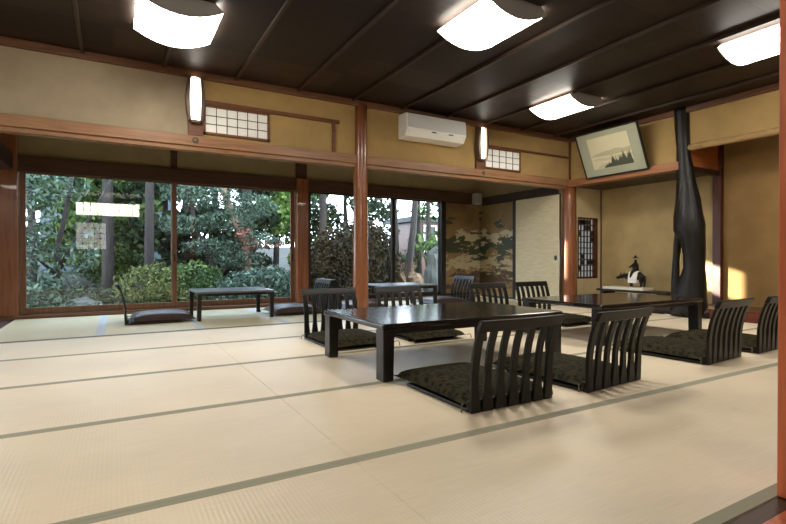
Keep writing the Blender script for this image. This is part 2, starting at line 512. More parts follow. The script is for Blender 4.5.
# painted panels in the corridor corner + cream sliding door on the corridor end wall
struct(bx(6.02, 6.2, YB + .09, YW + .1, 1.80, 2.3).build('wall_right', M['plaster_e']))
struct(bx(6.08, 6.2, YB + .12, YW + .1, 0.0, 1.80).build('wall_right', M['plaster_e']))
trim(bx(5.99, 6.075, YB + .1, YW - .05, 1.74, 1.86), M['darkbeam_y'], 0.004)
def panel(n, mb_frame, mb_face, mat, handle=None):
    o = struct(mb_frame.build('door_%d' % n, M['frame_dark'], bevel=0.003))
    mb_face.build('painted_panel' if mat is M['gold'] else 'paper_panel', mat, o)
    if handle: handle.build('door_pull', M['black'], o, smooth=False)
    return o
f = MB(); y0, y1 = YW - .04, YW - .005
f.box(5.236, 5.25, y0, y1, .046, 1.761).box(5.25, 6.0495, y0, y1, .046, .085).box(5.25, 6.0495, y0, y1, 1.742, 1.761)
panel(1, f, bx(5.25, 6.0495, YW - .028, YW - .012, .085, 1.742), M['gold'])
f = MB(); xa, xb = 6.045, 6.075
f.box(xa, xb, 6.30, 6.36, .003, 1.735).box(xa, xb, 6.36, 7.189, .003, .04).box(xa, xb, 6.36, 7.189, 1.715, 1.735)
panel(2, f, bx(6.05, 6.068, 6.36, 7.262, .05, 1.715), M['gold'])
f = MB(); xa, xb = 6.025, 6.05
f.box(xa, xb, 6.265, 6.30, .003, 1.735).box(xa, xb, 5.302, 5.312, .003, 1.735).box(xa, xb, 5.312, 6.265, .003, .02).box(xa, xb, 5.312, 6.265, 1.722, 1.735)
hh = MB(); hh.lathe([(.028, 0), (.028, .004), (.018, .006), (.018, .003)], n=18)
o3 = panel(3, f, bx(6.030, 6.045, 5.312, 6.265, .02, 1.722), M['fusuma'])
hp = hh.build('door_pull', M['black'], o3, loc=(6.0298, 5.385, .73)); hp.rotation_euler = (0, -PI / 2, 0); hp.scale = (1.5, 1, 1)
gb = thing('box_lamp', 'small grey box lamp high in the corridor corner above the painted panel', 'lamp', (5.88, 7.12, 1.74))
bx(-.075, .075, -.06, .06, 0, .19).build('housing', M['mid_grey'], gb, bevel=.006)
bx(-.06, .06, -.045, .045, -.006, 0).build('lens', M['grey_plastic'], gb)
bx(-.02, .02, .06, .15, .10, .13).build('bracket', M['mid_grey'], gb)

# ------------------------------------------------------------------ right wall and alcoves
XI = XR
struct(bx(XI, XI + .05, 3.50, YB - .005, 1.93, ZC).build('wall_right', M['plaster_y']))
struct(bx(XI, XI + .05, -3.0, 3.46, 2.12, ZC).build('wall_right', M['plaster_y']))
trim(bx(XI - .045, XI, -2.9, YB - .046, 2.53, ZC - .001), M['cornice_y'], 0.004)
trim(bx(XI - .075, XI + .08, 3.51, YB - .04, 1.83, 1.935), M['beam_y'], 0.005)   # ledge over the alcove
struct(bx(XI + .081, XA, 3.50, YB - .02, 1.84, 1.87).build('ceiling', M['darkbeam_y']))
struct(bx(XI + .081, XA, -0.6, 3.38, 2.42, 2.45).build('ceiling', M['darkbeam_y']))
# bark log lintel of the right hand alcove
pts = [(XI - .005, 3.45 - i * .25, 2.092 + .004 * math.sin(i * 1.7)) for i in range(17)]
trim(MB().tube(pts, [.040 + .003 * math.sin(i * 2.1) for i in range(17)], 14), M['bark_beam'], 0, True)
# side partition between the alcoves: upper board and back post
trim(bx(XI + .06, XA - .07, 3.435, 3.465, 1.872, 2.30), wood('orange_partition_board', (176, 104, 58), (146, 80, 44), 0.4, 'x'), 0.002)
trim(bx(XI + .06, XA - .07, 3.42, 3.48, 1.80, 1.871), M['darkbeam_y'], 0.003)
trim(bx(XA - .075, XA - .001, 3.40, 3.50, .12, 2.42), M['postdark'], 0.004)
struct(bx(XA, XA + .06, 3.45, YB + .12, 0, 2.45).build('wall_alcove', M['plaster_a']))
struct(bx(XA, XA + .06, -0.6, 3.449, 0, 2.45).build('wall_alcove', M['plaster_b']))
trim(bx(XA - .016, XA - .001, YB - .016, YB - .001, .12, 1.84), M['postdark'], 0.001)
# alcove side wall with lattice opening (y = YB)
zl0, zl1, xl0, xl1 = .40, 1.38, 6.385, 6.865
aw = MB(); aw.box(XR + .11, xl0, YB, YB + .06, 0, 1.87).box(xl1, XA, YB, YB + .06, 0, 1.87).box(xl0, xl1, YB, YB + .06, 0, zl0).box(xl0, xl1, YB, YB + .06, zl1, 1.87)
struct(aw.build('wall_alcove', plaster('alcove_side_plaster', (200, 184, 144))))
lw = MB(); t = .028
lw.box(xl0, xl0 + t, YB - .006, YB + .06, zl0, zl1).box(xl1 - t * 2.6, xl1, YB - .006, YB + .06, zl0, zl1).box(xl0 + t, xl1 - t, YB - .006, YB + .06, zl0, zl0 + t).box(xl0 + t, xl1 - t, YB - .006, YB + .06, zl1 - t, zl1)
lo = struct(lw.build('window_8', M['postdark'], bevel=.006))
g = MB()
for i in range(1, 5):
    x = xl0 + t + (xl1 - xl0 - 3.6 * t) * i / 5; g.box(x - .009, x + .009, YB + .015, YB + .03, zl0 + t, zl1 - t)
for i in range(1, 10):
    z = zl0 + t + (zl1 - zl0 - 2 * t) * i / 10; g.box(xl0 + t, xl1 - 2.6 * t, YB + .012, YB + .032, z - .007, z + .007)
rs = random.Random(3)
for i in range(15):
    x = xl0 + t + (xl1 - xl0 - 3.6 * t) * (rs.randrange(5) + .5) / 5; z = zl0 + t + (zl1 - zl0 - 2 * t) * (rs.randrange(10) + .5) / 10
    g.box(x - .03, x + .03, YB + .012, YB + .032, z - .035, z + .035)
g.build('lattice', M['frame_dark'], lo)
bx(xl0 + .01, xl1 - .01, YB + .045, YB + .05, zl0 + .01, zl1 - .01).build('shoji_paper', emit('glow_lattice_paper', (236, 236, 230), .22), lo)  # glow put into the paper material, standing in for daylight behind it
# raised alcove floor and log sill
struct(bx(XR + .06, XA, -0.6, YB, 0, .115).build('floor', wood('alcove_boards', (92, 62, 44), (70, 44, 30), 0.3, 'y')))
pts = [(XR + .02, YB - .13 - i * .14, .052 + .006 * math.sin(i * 1.3)) for i in range(15)]
trim(MB().tube(pts, [.062 + .012 * math.sin(i * 2.3) for i in range(15)], 12), M['kamachi'], 0, True)
trim(bx(XR - .03, XR + .058, -.6, 3.2, 0, .12), wood('red_sill', (96, 46, 30), (70, 32, 22), 0.3, 'y'), 0.004)
# twisted black trunk pillar
tp = thing('trunk_pillar', 'black twisted natural tree trunk pillar with a slit, at the alcove front', 'pillar', (XR, 3.42, 0))
main = MB()
prof = [(0.0, .02, .215), (.10, .0, .20), (.25, .0, .195), (.42, -.03, .155), (.60, -.055, .125), (.80, -.06, .125), (.98, -.04, .15), (1.10, .0, .185), (1.25, .02, .165), (1.45, .03, .145), (1.7, .055, .11), (1.95, .07, .088), (2.1, .075, .08), (2.35, .09, .085), (2.55, .10, .095), (2.598, .10, .098)]
main.tube([(0.015 * math.sin(z * 5), dy, z) for z, dy, r in prof], [r * (1 + .03 * math.sin(z * 17)) for z, dy, r in prof], 20, sq=(1.0, .85))
main.build('trunk', M['trunk_black'], tp, smooth=True)
br = MB(); pr = [(.0, .14, .075), (.2, .15, .07), (.45, .165, .05), (.7, .16, .04), (.9, .145, .045), (1.08, .11, .06), (1.25, .06, .06)]
br.tube([(-.01, dy, z) for z, dy, r in pr], [r for z, dy, r in pr], 12)
br.build('side_stem', M['trunk_black'], tp, smooth=True)

# framed ink picture leaning over the ledge
fw, fh, ft = .97, .66, .028
pf = thing('framed_picture', 'wide framed ink landscape leaning forward above the alcove ledge', 'picture', (XR - .079, 4.375, 1.905))
pf.rotation_euler = (0, math.radians(-24), 0)
# local: y along wall (width), z up, -x faces the room
g = MB(); b = .018
g.box(-ft, 0, -fw / 2, fw / 2, 0, b).box(-ft, 0, -fw / 2, fw / 2, fh - b, fh).box(-ft, 0, -fw / 2, -fw / 2 + b, b, fh - b).box(-ft, 0, fw / 2 - b, fw / 2, b, fh - b)
g.build('frame', M['black'], pf)
bx(-ft + .008, -.004, -fw / 2 + b, fw / 2 - b, b, fh - b).build('mat_board', principled('sage_grey_mat', (160, 162, 142), 0.8)[0], pf)
pn = MB(); X0 = -ft + .0075; pw, ph0, ph1 = .315, .115, .565
pn.box(X0 - .0015, X0, -pw, pw, ph0, ph1, 0)
def blob(pts, off, mi):
    n = len(pts); pn.add([(X0 - .0015 - off, y, z) for y, z in pts], [tuple(range(n))], mi)
# pale hills, then dark pines at the right (right in the picture is -y)
blob([(pw, .30), (.22, .335), (.1, .352), (-.02, .358), (-.08, .372), (-.14, .366), (-.2, .35), (-pw, .36), (-pw, .30), (0, .285)], .0004, 1)
blob([(pw, .25), (.2, .27), (.05, .262), (-.1, .275), (-pw, .27), (-pw, .22), (.1, .225)], .0005, 2)
blob([(.26, .12), (.2, .165), (.1, .19), (.05, .16), (.12, .12)], .0006, 2)
rt = random.Random(11)
for i in range(26):
    y = .12 - i * .0168; hgt = .03 + .17 * min(1, i / 10) * (.35 + .75 * rt.random()); w = .012 + .008 * rt.random()
    z0 = ph0 + .004
    blob([(y + w, z0), (y + w * .8, z0 + hgt * .5), (y + w * .35, z0 + hgt * .7), (y, z0 + hgt), (y - w * .35, z0 + hgt * .75), (y - w * .9, z0 + hgt * .5), (y - w, z0)], .0007 + i * .00002, 3)
pn.build('painting', [principled('cream_paper', (206, 198, 166), .8)[0], principled('ink_wash_pale', (176, 170, 140), .8)[0], principled('ink_wash_mid', (188, 182, 154), .8)[0], principled('ink_dark', (72, 76, 62), .8)[0]], pf)

# display board, white slab and figurine in the alcove
db = thing('display_board', 'long low dark wooden board lying along the alcove floor', 'board', (6.62, 4.5, .115))
MB().box(-.15, .15, -.62, .48, .115, .145).build('top', M['kamachi'], db, bevel=.006)
for yy in (-.5, .38):
    bx(-.13, .13, yy - .025, yy + .025, 0, .115).build('foot', M['kamachi'], db, bevel=.004)
ws = MB(); ws.box(-.13, .13, -.32, .34, 0, .038)
tag(ws.build('white_slab', principled('white_stone', (232, 228, 216), .35)[0], bevel=.008, loc=(6.60, 4.53, .2605)), 'thin white slab under the dark figurine in the alcove', 'slab')

def skin(name, mat, verts, edges, radii, parent, sub=2, root=0):
    me = bpy.data.meshes.new(name); me.from_pydata(verts, edges, [])
    me.materials.append(mat)
    o = bpy.data.objects.new(name, me); COL.objects.link(o); o.parent = parent
    md = o.modifiers.new('Skin', 'SKIN'); md.use_smooth_shade = True
    if not me.skin_vertices: me.skin_vertices.new()
    for i, r in enumerate(radii):
        sv = me.skin_vertices[0].data[i]
        sv.radius = (r, r) if not isinstance(r, tuple) else r
        sv.use_root = (i == root)
    s = o.modifiers.new('Sub', 'SUBSURF'); s.levels = sub; s.render_levels = sub
    return o
bronze = principled('dark_bronze', (40, 34, 32), .28, .6)[0]
fg = thing('figurine', 'dark bronze figurine of a rider on an ox with a white saddle cloth', 'figurine', (6.60, 4.40, .299))
# head points to +y (left in the photograph)
V = [(0, 0, .17), (0, -.09, .175), (0, .09, .165), (0, .17, .17), (0, .25, .15), (0, .33, .125),
     (.03, .085, .10), (.03, .09, .008), (-.03, .075, .10), (-.03, .06, .008),
     (.03, -.09, .10), (.03, -.115, .05), (.03, -.10, .008), (-.03, -.08, .10), (-.03, -.10, .05), (-.03, -.085, .008), (0, -.13, .16), (0, -.145, .08)]
E_ = [(0, 1), (0, 2), (2, 3), (3, 4), (4, 5), (2, 6), (6, 7), (2, 8), (8, 9), (1, 10), (10, 11), (11, 12), (1, 13), (13, 14), (14, 15), (1, 16), (16, 17)]
R_ = [.062, .055, .058, .036, .030, .016, .024, .014, .024, .014, .028, .016, .013, .028, .016, .013, .012, .008]
skin('ox', bronze, V, E_, R_, fg)
hn = MB()
for s in (-1, 1):
    hn.tube([(s * .018, .235, .17), (s * .04, .225, .195), (s * .035, .215, .225)], [.010, .007, .003], 8)
hn.build('horn', bronze, fg, smooth=True)
V = [(0, .005, .25), (0, .005, .30), (0, .01, .345), (0, .012, .375), (0, .014, .41), (.045, .015, .335), (.055, .06, .30), (.03, .10, .29), (-.045, .015, .335), (-.055, .06, .30), (-.03, .10, .29), (.065, .03, .21), (.07, .045, .13), (-.065, .03, .21), (-.07, .045, .13)]
E_ = [(0, 1), (1, 2), (2, 3), (3, 4), (2, 5), (5, 6), (6, 7), (2, 8), (8, 9), (9, 10), (0, 11), (11, 12), (0, 13), (13, 14)]
R_ = [.042, .038, .038, .015, .028, .018, .014, .011, .018, .014, .011, .026, .016, .026, .016]
skin('rider', bronze, V, E_, R_, fg)
MB().lathe([(.052, 0), (.048, .006), (.022, .014), (.014, .036), (.004, .044)], c=(0, .014, .425), n=14).build('hat', bronze, fg, smooth=True)
cl = MB(); vs = []; fs = []
sec = [(-.084, .07), (-.080, .15), (-.060, .215), (-.03, .236), (0, .242), (.03, .236), (.060, .215), (.080, .15), (.084, .07)]
for dx in (1.0, .94):
    for y in (-.06, .08):
        vs += [(x * dx, y, z * (1 if dx == 1 else .985)) for x, z in sec]
m = len(sec)
for i in range(m - 1):
    fs += [(i, i + 1, m + i + 1, m + i), (2 * m + i, 3 * m + i, 3 * m + i + 1, 2 * m + i + 1), (i, 2 * m + i, 2 * m + i + 1, i + 1), (m + i, m + i + 1, 3 * m + i + 1, 3 * m + i)]
fs += [(0, m, 3 * m, 2 * m), (m - 1, 3 * m - 1, 4 * m - 1, 2 * m - 1)]
cl.add(vs, fs)
cl.build('saddle_cloth', principled('white_cloth', (238, 234, 226), .6)[0], fg)['label'] = 'white saddle cloth'

# ------------------------------------------------------------------ other walls (out of the frame, close the room)
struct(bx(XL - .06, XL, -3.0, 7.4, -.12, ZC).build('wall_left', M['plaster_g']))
YR = -2.96
rwm = MB()
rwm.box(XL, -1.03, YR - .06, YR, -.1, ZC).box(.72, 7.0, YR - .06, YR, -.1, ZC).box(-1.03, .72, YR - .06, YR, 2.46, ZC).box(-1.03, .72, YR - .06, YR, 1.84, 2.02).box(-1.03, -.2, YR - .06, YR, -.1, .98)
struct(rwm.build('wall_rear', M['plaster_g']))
def shoji(n, x0, x1, z0, z1, nc, nr, em):
    f = MB(); t = .025
    f.box(x0, x1, YR - .05, YR + .01, z0, z0 + t).box(x0, x1, YR - .05, YR + .01, z1 - t, z1).box(x0, x0 + t, YR - .05, YR + .01, z0 + t, z1 - t).box(x1 - t, x1, YR - .05, YR + .01, z0 + t, z1 - t)
    o_ = struct(f.build('window_%d' % n, M['thin_trim']))
    bx(x0 + t, x1 - t, YR - .03, YR - .025, z0 + t, z1 - t).build('shoji_paper', em, o_)
    g_ = MB()
    for i in range(1, nc):
        x = x0 + t + (x1 - x0 - 2 * t) * i / nc; g_.box(x - .005, x + .005, YR - .024, YR - .01, z0 + t, z1 - t)
    for i in range(1, nr):
        z = z0 + t + (z1 - z0 - 2 * t) * i / nr; g_.box(x0 + t, x1 - t, YR - .024, YR - .008, z - .005, z + .005)
    g_.build('lattice', M['kumiko'], o_)
shoji(9, -1.03, .72, 2.02, 2.46, 9, 1, emit('backlit_paper_bright', (255, 242, 222), 16.0))
shoji(10, -1.03, -.2, .98, 1.84, 5, 5, emit('backlit_paper', (250, 246, 236), 3.0))
rd = struct(bx(-.2, .72, YR - .05, YR + .005, -.03, 1.84).build('door_4', wood('brown_rear_door', (164, 108, 66), (130, 80, 46), .4, 'z'), bevel=.004))
bx(.60, .63, YR + .005, YR + .03, .85, .98).build('handle', M['bronze_metal'], rd)
struct(bx(XR, XR + .05, -3.0, -.6, -.1, 2.12).build('wall_right', M['plaster_y']))
struct(bx(XR + .05, XA + .06, -.66, -.6, 0, 2.45).build('wall_alcove', M['plaster_b']))
# near post at the right edge of the view and its twin far outside
trim(bx(1.739, 1.90, YN - .15, YN + .0, 0.0, ZC - .001), M['nearpost'], 0.004)

# ------------------------------------------------------------------ ceiling lights
def ceiling_light():
    t = thing('ceiling_light', 'x', 'ceiling light', (0, 0, ZC), 0, 'ceiling lights')
    w, l, n = .287, .30, 14
    arc = [(-w + 2 * w * i / n, -.050 - .085 * (1 - ((i / n) * 2 - 1) ** 2)) for i in range(n + 1)]
    d = MB()
    vs = [(x, y, z) for y in (-l, l) for x, z in arc]; m = n + 1
    d.add(vs, [(i, i + 1, i + 1 + m, i + m) for i in range(n)])
    d.build('diffuser', M['diffuser'], t, smooth=True)
    for y0, y1 in ((-l - .012, -l), (l, l + .012)):
        c = MB(); k = len(arc) + 2
        pro = [(-w + .06, -.0)] + [(x, z - .003) for x, z in arc] + [(w - .06, -.0)]
        c.add([(x, y0, z) for x, z in pro] + [(x, y1, z) for x, z in pro],
              [(i, (i + 1) % len(pro), (i + 1) % len(pro) + len(pro), i + len(pro)) for i in range(len(pro))] + [tuple(range(len(pro))), tuple(range(len(pro), 2 * len(pro)))])
        c.build('end_cap', M['lamp_cap'], t)
    MB().box(-w + .065, w - .065, -l, l, -.048, -.001).build('base', M['lamp_cap'], t)
    return t
cl0 = ceiling_light()
spots = [((.425, 4.09), 'lit barrel-shaped ceiling light at the far left, above the left window'),
         ((2.545, 2.93), 'lit barrel-shaped ceiling light, second from the left, above the near black table'),
         ((4.70, 4.05), 'lit barrel-shaped ceiling light nearest the leaning picture, smallest of the row'),
         ((4.84, 1.98), 'lit barrel-shaped ceiling light cut off by the red post at the right'),
         ((-1.85, 2.0), 'added fill lamp shaped as a ceiling light, overhead to the left, outside the view'),  # unseen lamp added to brighten the near floor
         ((5.2, -.62), 'added fill lamp shaped as a ceiling light, behind the viewer to the right, outside the view'),  # unseen lamp added in the rear room to light the front right floor
         ((-2.2, -.62), 'added fill lamp shaped as a ceiling light, behind the viewer to the left, outside the view')]  # unseen lamp added in the rear room to light the front left floor
for i, ((x, y), lb) in enumerate(spots):
    place(cl0, i == 0, (x, y, ZC), 0, lb)

# wall sconces
def sconce():
    t = thing('wall_sconce', 'x', 'wall lamp', (0, 0, 0), 0, 'wall sconces')
    n = 14; hgt = .42; ns = 12
    def hw(z): return .040 + .010 * math.sin(PI * z / hgt)
    d = MB(); vs = []; fs = []
    for i in range(n + 1):
        z = hgt * i / n; r_ = hw(z)
        for k in range(ns + 1):
            a = PI * k / ns; vs.append((-r_ * math.cos(a), -.012 - 1.0 * r_ * math.sin(a), z))
    for i in range(n):
        for k in range(ns):
            q = i * (ns + 1) + k; fs.append((q, q + 1, q + ns + 2, q + ns + 1))
    d.add(vs, fs); d.build('glass', M['sconce_glass'], t, smooth=True)
    for s in (-1, 1):
        f_ = MB(); vs = []; fs = []
        for i in range(n + 1):
            z = -.012 + (hgt + .024) * i / n; r_ = hw(max(0, min(hgt, z)))
            xa, xb = s * (r_ + .002), s * (r_ + .026 + .014 * math.sin(PI * max(0, min(1, z / hgt))))
            vs += [(xa, -.001, z), (xb, -.001, z), (xb, -.06, z), (xa, -.07, z)]
        for i in range(n):
            o_ = i * 4
            for j in range(4): fs.append((o_ + j, o_ + (j + 1) % 4, o_ + 4 + (j + 1) % 4, o_ + 4 + j))
        fs += [(0, 1, 2, 3), tuple(n * 4 + j for j in range(4))]
        f_.add(vs, fs); f_.build('side_frame', M['bronze_metal'], t, bevel=.003)
    bx(-.045, .045, -.055, -.001, -.03, -.001).build('bottom_cap', M['bronze_metal'], t, bevel=.008)
    bx(-.045, .045, -.011, -.001, 0, hgt).build('back_plate', M['bronze_metal'], t)
    return t
s0 = sconce()
place(s0, True, (.705, YB - .031, 2.10), 0, 'lit curved wall sconce left of the wide shoji transom, on the left stub post')
place(s0, False, (4.385, YB - .031, 2.09), 0, 'lit curved wall sconce between the air conditioner and the small shoji transom')

# air conditioner
ac = thing('air_conditioner', 'white wall-mounted air conditioner right of the middle post', 'air conditioner', (3.535, YB - .001, 2.205))
pr = [(0, 0), (0, .30), (-.17, .30), (-.205, .285), (-.215, .10), (-.16, .02), (-.08, 0)]
MB().sweep(pr, -.455, .455).build('body', M['white_plastic'], ac, bevel=.012, seg=3)
MB().sweep([(-.2055, .28), (-.2145, .115), (-.2215, .115), (-.2125, .28)], -.438, .438).build('front_panel', M['grey_plastic'], ac)
MB().sweep([(-.212, .085), (-.165, .022), (-.170, .018), (-.218, .083)], -.42, .42).build('louver', M['white_plastic'], ac)
for x in (-.09, .17):
    MB().sweep([(-.214, .098), (-.206, .086), (-.211, .084), (-.219, .097)], x, x + .07).build('indicator', M['black'], ac)

# ------------------------------------------------------------------ low tables
def table(name, lab, w, d, h, loc, leg=(.075, .095), th=.036, mat='lacquer'):
    t = thing(name, lab, 'table', loc, 0, 'low lacquer tables')
    MB().box(-w / 2, w / 2, -d / 2, d / 2, h - th, h).build('tabletop', M[mat], t, bevel=.010, seg=3)
    lx, ly = leg
    for sx in (-1, 1):
        for sy in (-1, 1):
            b_ = MB()
            x1 = sx * (w / 2 - .008); x0 = sx * (w / 2 - .008 - lx); y1 = sy * (d / 2 - .008); y0 = sy * (d / 2 - .008 - ly)
            # leg with a rounded shoulder where it meets the top
            prof = [(x1, 0), (x1, h - th), (x0 - sx * .06, h - th), (x0 - sx * .02, h - th - .016), (x0, h - th - .05), (x0 + sx * .006, 0)]
            vs = [(x, y0, z) for x, z in prof] + [(x, y1, z) for x, z in prof]; n = 6
            b_.add(vs, [(i, (i + 1) % n, (i + 1) % n + n, i + n) for i in range(n)] + [(0, 1, 2, 3, 4, 5), (11, 10, 9, 8, 7, 6)])
            b_.build('leg', M['lacquer_leg'], t, bevel=.006)
    for sy in (-1, 1):
        ya, yb = sorted((sy * (d / 2 - .03), sy * (d / 2 - .05)))
        bx(-w / 2 + lx + .01, w / 2 - lx - .01, ya, yb, h - th - .03, h - th).build('apron', M['lacquer_leg'], t)
    return t
table('low_table', 'long black lacquer table in the front left, beside the nearest chair', 1.495, .925, .338, (2.088, 2.923, .0015))
table('low_table', 'long black lacquer table at the right, in front of the alcove', 1.51, .90, .338, (4.19, 3.045, .0015))
table('side_table', 'small low table by the left garden window with a pale reflecting top', .90, .72, .338, (1.26, 6.27, .0015), leg=(.05, .05), th=.026, mat='side_top')
table('side_table', 'small low table by the right garden window, behind the far chairs', .90, .72, .338, (3.72, 6.30, .0015), leg=(.05, .05), th=.026, mat='side_top')

# ------------------------------------------------------------------ floor chairs and cushions
def bez(p, n=10):
    # piecewise Catmull-Rom through (y,z)
    P = [p[0]] + list(p) + [p[-1]]; out = []
    for i in range(1, len(P) - 2):
        for k in range(n):
            t = k / n; a, b, c, d = P[i - 1], P[i], P[i + 1], P[i + 2]
            out.append(tuple(.5 * ((2 * b[j]) + (-a[j] + c[j]) * t + (2 * a[j] - 5 * b[j] + 4 * c[j] - d[j]) * t * t + (-a[j] + 3 * b[j] - 3 * c[j] + d[j]) * t ** 3) for j in range(2)))
    out.append(p[-1]); return out
BACK = bez([(-.315, .0), (-.318, .10), (-.322, .20), (-.340, .30), (-.368, .385), (-.393, .440)], 4)
def make_chair():
    t = thing('floor_chair', 'x', 'chair', (0, 0, 0), 0)
    W = .264
    sb = MB(); sb.box(-W, W, -.31, .24, .002, .020); sb.build('seat', M['chair'], t, bevel=.004)
    th = .020
    def slat(x0, x1, xb0, xb1, z_top):
        b_ = MB(); pts = [p for p in BACK if p[1] <= z_top + .001]
        vs = []
        for y, z in pts:
            k = max(0, 1 - z / .16) ** 1.3; a = x0 + (xb0 - x0) * k; c = x1 + (xb1 - x1) * k
            vs += [(a, y, max(z, .002)), (c, y, max(z, .002)), (c, y - th, max(z, .002)), (a, y - th, max(z, .002))]
        n = len(pts); fs = []
        for i in range(n - 1):
            o = i * 4
            for j in range(4): fs.append((o + j, o + (j + 1) % 4, o + 4 + (j + 1) % 4, o + 4 + j))
        fs += [(3, 2, 1, 0), tuple((n - 1) * 4 + j for j in range(4))]
        b_.add(vs, fs); return b_
    ns = 7; sw = .036
    for i in range(ns):
        c = -W + sw / 2 + (2 * W - sw) * i / (ns - 1)
        ww = sw if i not in (0, ns - 1) else .042
        sh = .0 if i not in (0, ns - 1) else (.003 if i == 0 else -.003)
        slat(c - ww / 2 + sh, c + ww / 2 + sh, max(-W, c - ww / 2 - .019), min(W, c + ww / 2 + .019), .40).build('slat', M['chair'], t, bevel=.003)
    # top rail: follows the curve, slightly wider, arched top edge
    tr = MB(); pts = [p for p in BACK if p[1] >= .384]; nx = 12; vs = []; fs = []
    for k in range(nx + 1):
        x = -(W + .001) + 2 * (W + .001) * k / nx; bow = .016 * (1 - (2 * k / nx - 1) ** 2)
        for y, z in pts: vs.append((x, y + .004 - bow, z))
        for y, z in reversed(pts): vs.append((x, y - th - .006 - bow, z))
    m = 2 * len(pts)
    for k in range(nx):
        for j in range(m): fs.append((k * m + j, k * m + (j + 1) % m, (k + 1) * m + (j + 1) % m, (k + 1) * m + j))
    fs += [tuple(range(m)), tuple(nx * m + j for j in reversed(range(m)))]
    tr.add(vs, fs); tr.build('top_rail', M['chair'], t, bevel=.005)
    bx(-W, W, -.314, -.296, .002, .055).build('back_rail', M['chair'], t, bevel=.004)
    return t
def make_cushion(mat, sx=.275, sy=.33, h=.078):
    t = thing('floor_cushion', 'x', 'cushion', (0, 0, 0), 0)
    n = 18; vs = []; fs = []
    def P(u, v, top):
        ax, ay = abs(u), abs(v)
        edge = (1 - ax ** 6) * (1 - ay ** 6); edge = max(0, edge) ** .45
        pinch = 1 - .05 * (1 - ay ** 2) * ax ** 4; pinch2 = 1 - .05 * (1 - ax ** 2) * ay ** 4
        x = u * sx * pinch; y = v * sy * pinch2
        dome = (.74 + .26 * (1 - ax ** 2) * (1 - ay ** 2))
        z = (.016 + (h - .016) * edge * dome) if top else (.016 - .014 * edge)
        return (x, y, z)
    for top in (True, False):
        for i in range(n + 1):
            for j in range(n + 1): vs.append(P(-1 + 2 * i / n, -1 + 2 * j / n, top))
    K = (n + 1) ** 2
    for i in range(n):
        for j in range(n):
            a = i * (n + 1) + j; fs.append((a, a + n + 1, a + n + 2, a + 1)); fs.append((a + K, a + 1 + K, a + n + 2 + K, a + n + 1 + K))
    ring = [j for j in range(n + 1)] + [(i) * (n + 1) + n for i in range(1, n + 1)] + [n * (n + 1) + j for j in range(n - 1, -1, -1)] + [i * (n + 1) for i in range(n - 1, 0, -1)]
    for q in range(len(ring)):
        a, b_ = ring[q], ring[(q + 1) % len(ring)]; fs.append((a, b_, b_ + K, a + K))
    c = MB(); c.add(vs, fs); c.build('cover', mat, t, smooth=True)
    for su in (-1, 1):
        for sv in (-1, 1):
            k = MB(); x, y = su * sx, sv * sy
            k.tube([(x * .985, y * .985, .018), (x + su * .012, y + sv * .012, .026), (x + su * .022, y + sv * .018, .012), (x + su * .024, y + sv * .020, -.012)], [.003, .003, .0035, .004], 6)
            k.build('tassel', M['tassel'], t, smooth=True)
    return t
CH = make_chair(); CU = make_cushion(M['cushion']); CP = make_cushion(M['cushion_plain'], h=.105)
state = {'c': True, 'u': True, 'p': True}
def seat(x, y, rz, lab, clab, grp, plain=False, cush=True, chair=True, off=.045):
    if chair:
        o = place(CH, state['c'], (x, y, .0), rz, lab, grp); state['c'] = False
    if cush:
        k = 'p' if plain else 'u'
        z = .0195 if chair else .001
        dx, dy = -math.sin(rz) * off, math.cos(rz) * off
        place(CP if plain else CU, state[k], (x + dx, y + dy, z), rz, clab, grp.replace('chairs', 'cushions')); state[k] = False
NG = 'floor chairs along the near side'
seat(1.69, 2.10, 0, 'black slat-back floor chair nearest the viewer, back turned, before the left table', 'dark olive patterned cushion on the chair nearest the viewer', NG)
seat(2.425, 2.09, .08, 'black slat-back floor chair second in the near row, right of the nearest chair', 'dark olive cushion on the second chair of the near row', NG)
seat(3.70, 2.14, .08, 'black slat-back floor chair third in the near row, before the right table', 'large dark cushion seen left of the third chair of the near row', NG)
seat(4.45, 2.16, .06, 'black slat-back floor chair partly cut off by the red post at the right', 'dark cushion on the chair beside the red post', NG)
FG = 'floor chairs along the far side'
seat(1.735, 3.84, PI, 'black slat-back floor chair behind the left table, left of the round post', 'dark olive cushion behind the left end of the front table', FG)
seat(2.48, 3.84, PI, 'black slat-back floor chair facing the viewer right of the round post', 'dark olive cushion seen under the front table, right of the middle', FG)
seat(3.66, 3.86, PI, 'black slat-back floor chair facing the viewer before the painted panels', 'dark cushion on the chair before the painted panels', FG)
seat(4.38, 3.90, PI, 'black slat-back floor chair facing the viewer before the cream sliding door', 'dark cushion at the left end of the right table, by the cream door', FG)
WG = 'floor chairs by the garden windows'
seat(.43, 6.22, -PI / 2, 'black floor chair seen side-on at the far left by the garden window', 'brown cushion with a pale sheen, at the far left by the garden window', WG, plain=True)
seat(2.09, 6.24, PI / 2, 'black floor chair at the right end of the left window table, slats glinting', 'brown cushion right of the small window table, by the window post', WG, plain=True)
seat(2.95, 6.24, -PI / 2, 'black floor chair at the left end of the right window table, behind the round post', 'brown cushion at the left end of the right window table', WG, plain=True)
seat(4.50, 6.24, PI / 2, 'dark floor chair with a bluish back by the painted panels at the corridor end', 'brown cushion at the right end of the right window table', WG, plain=True)

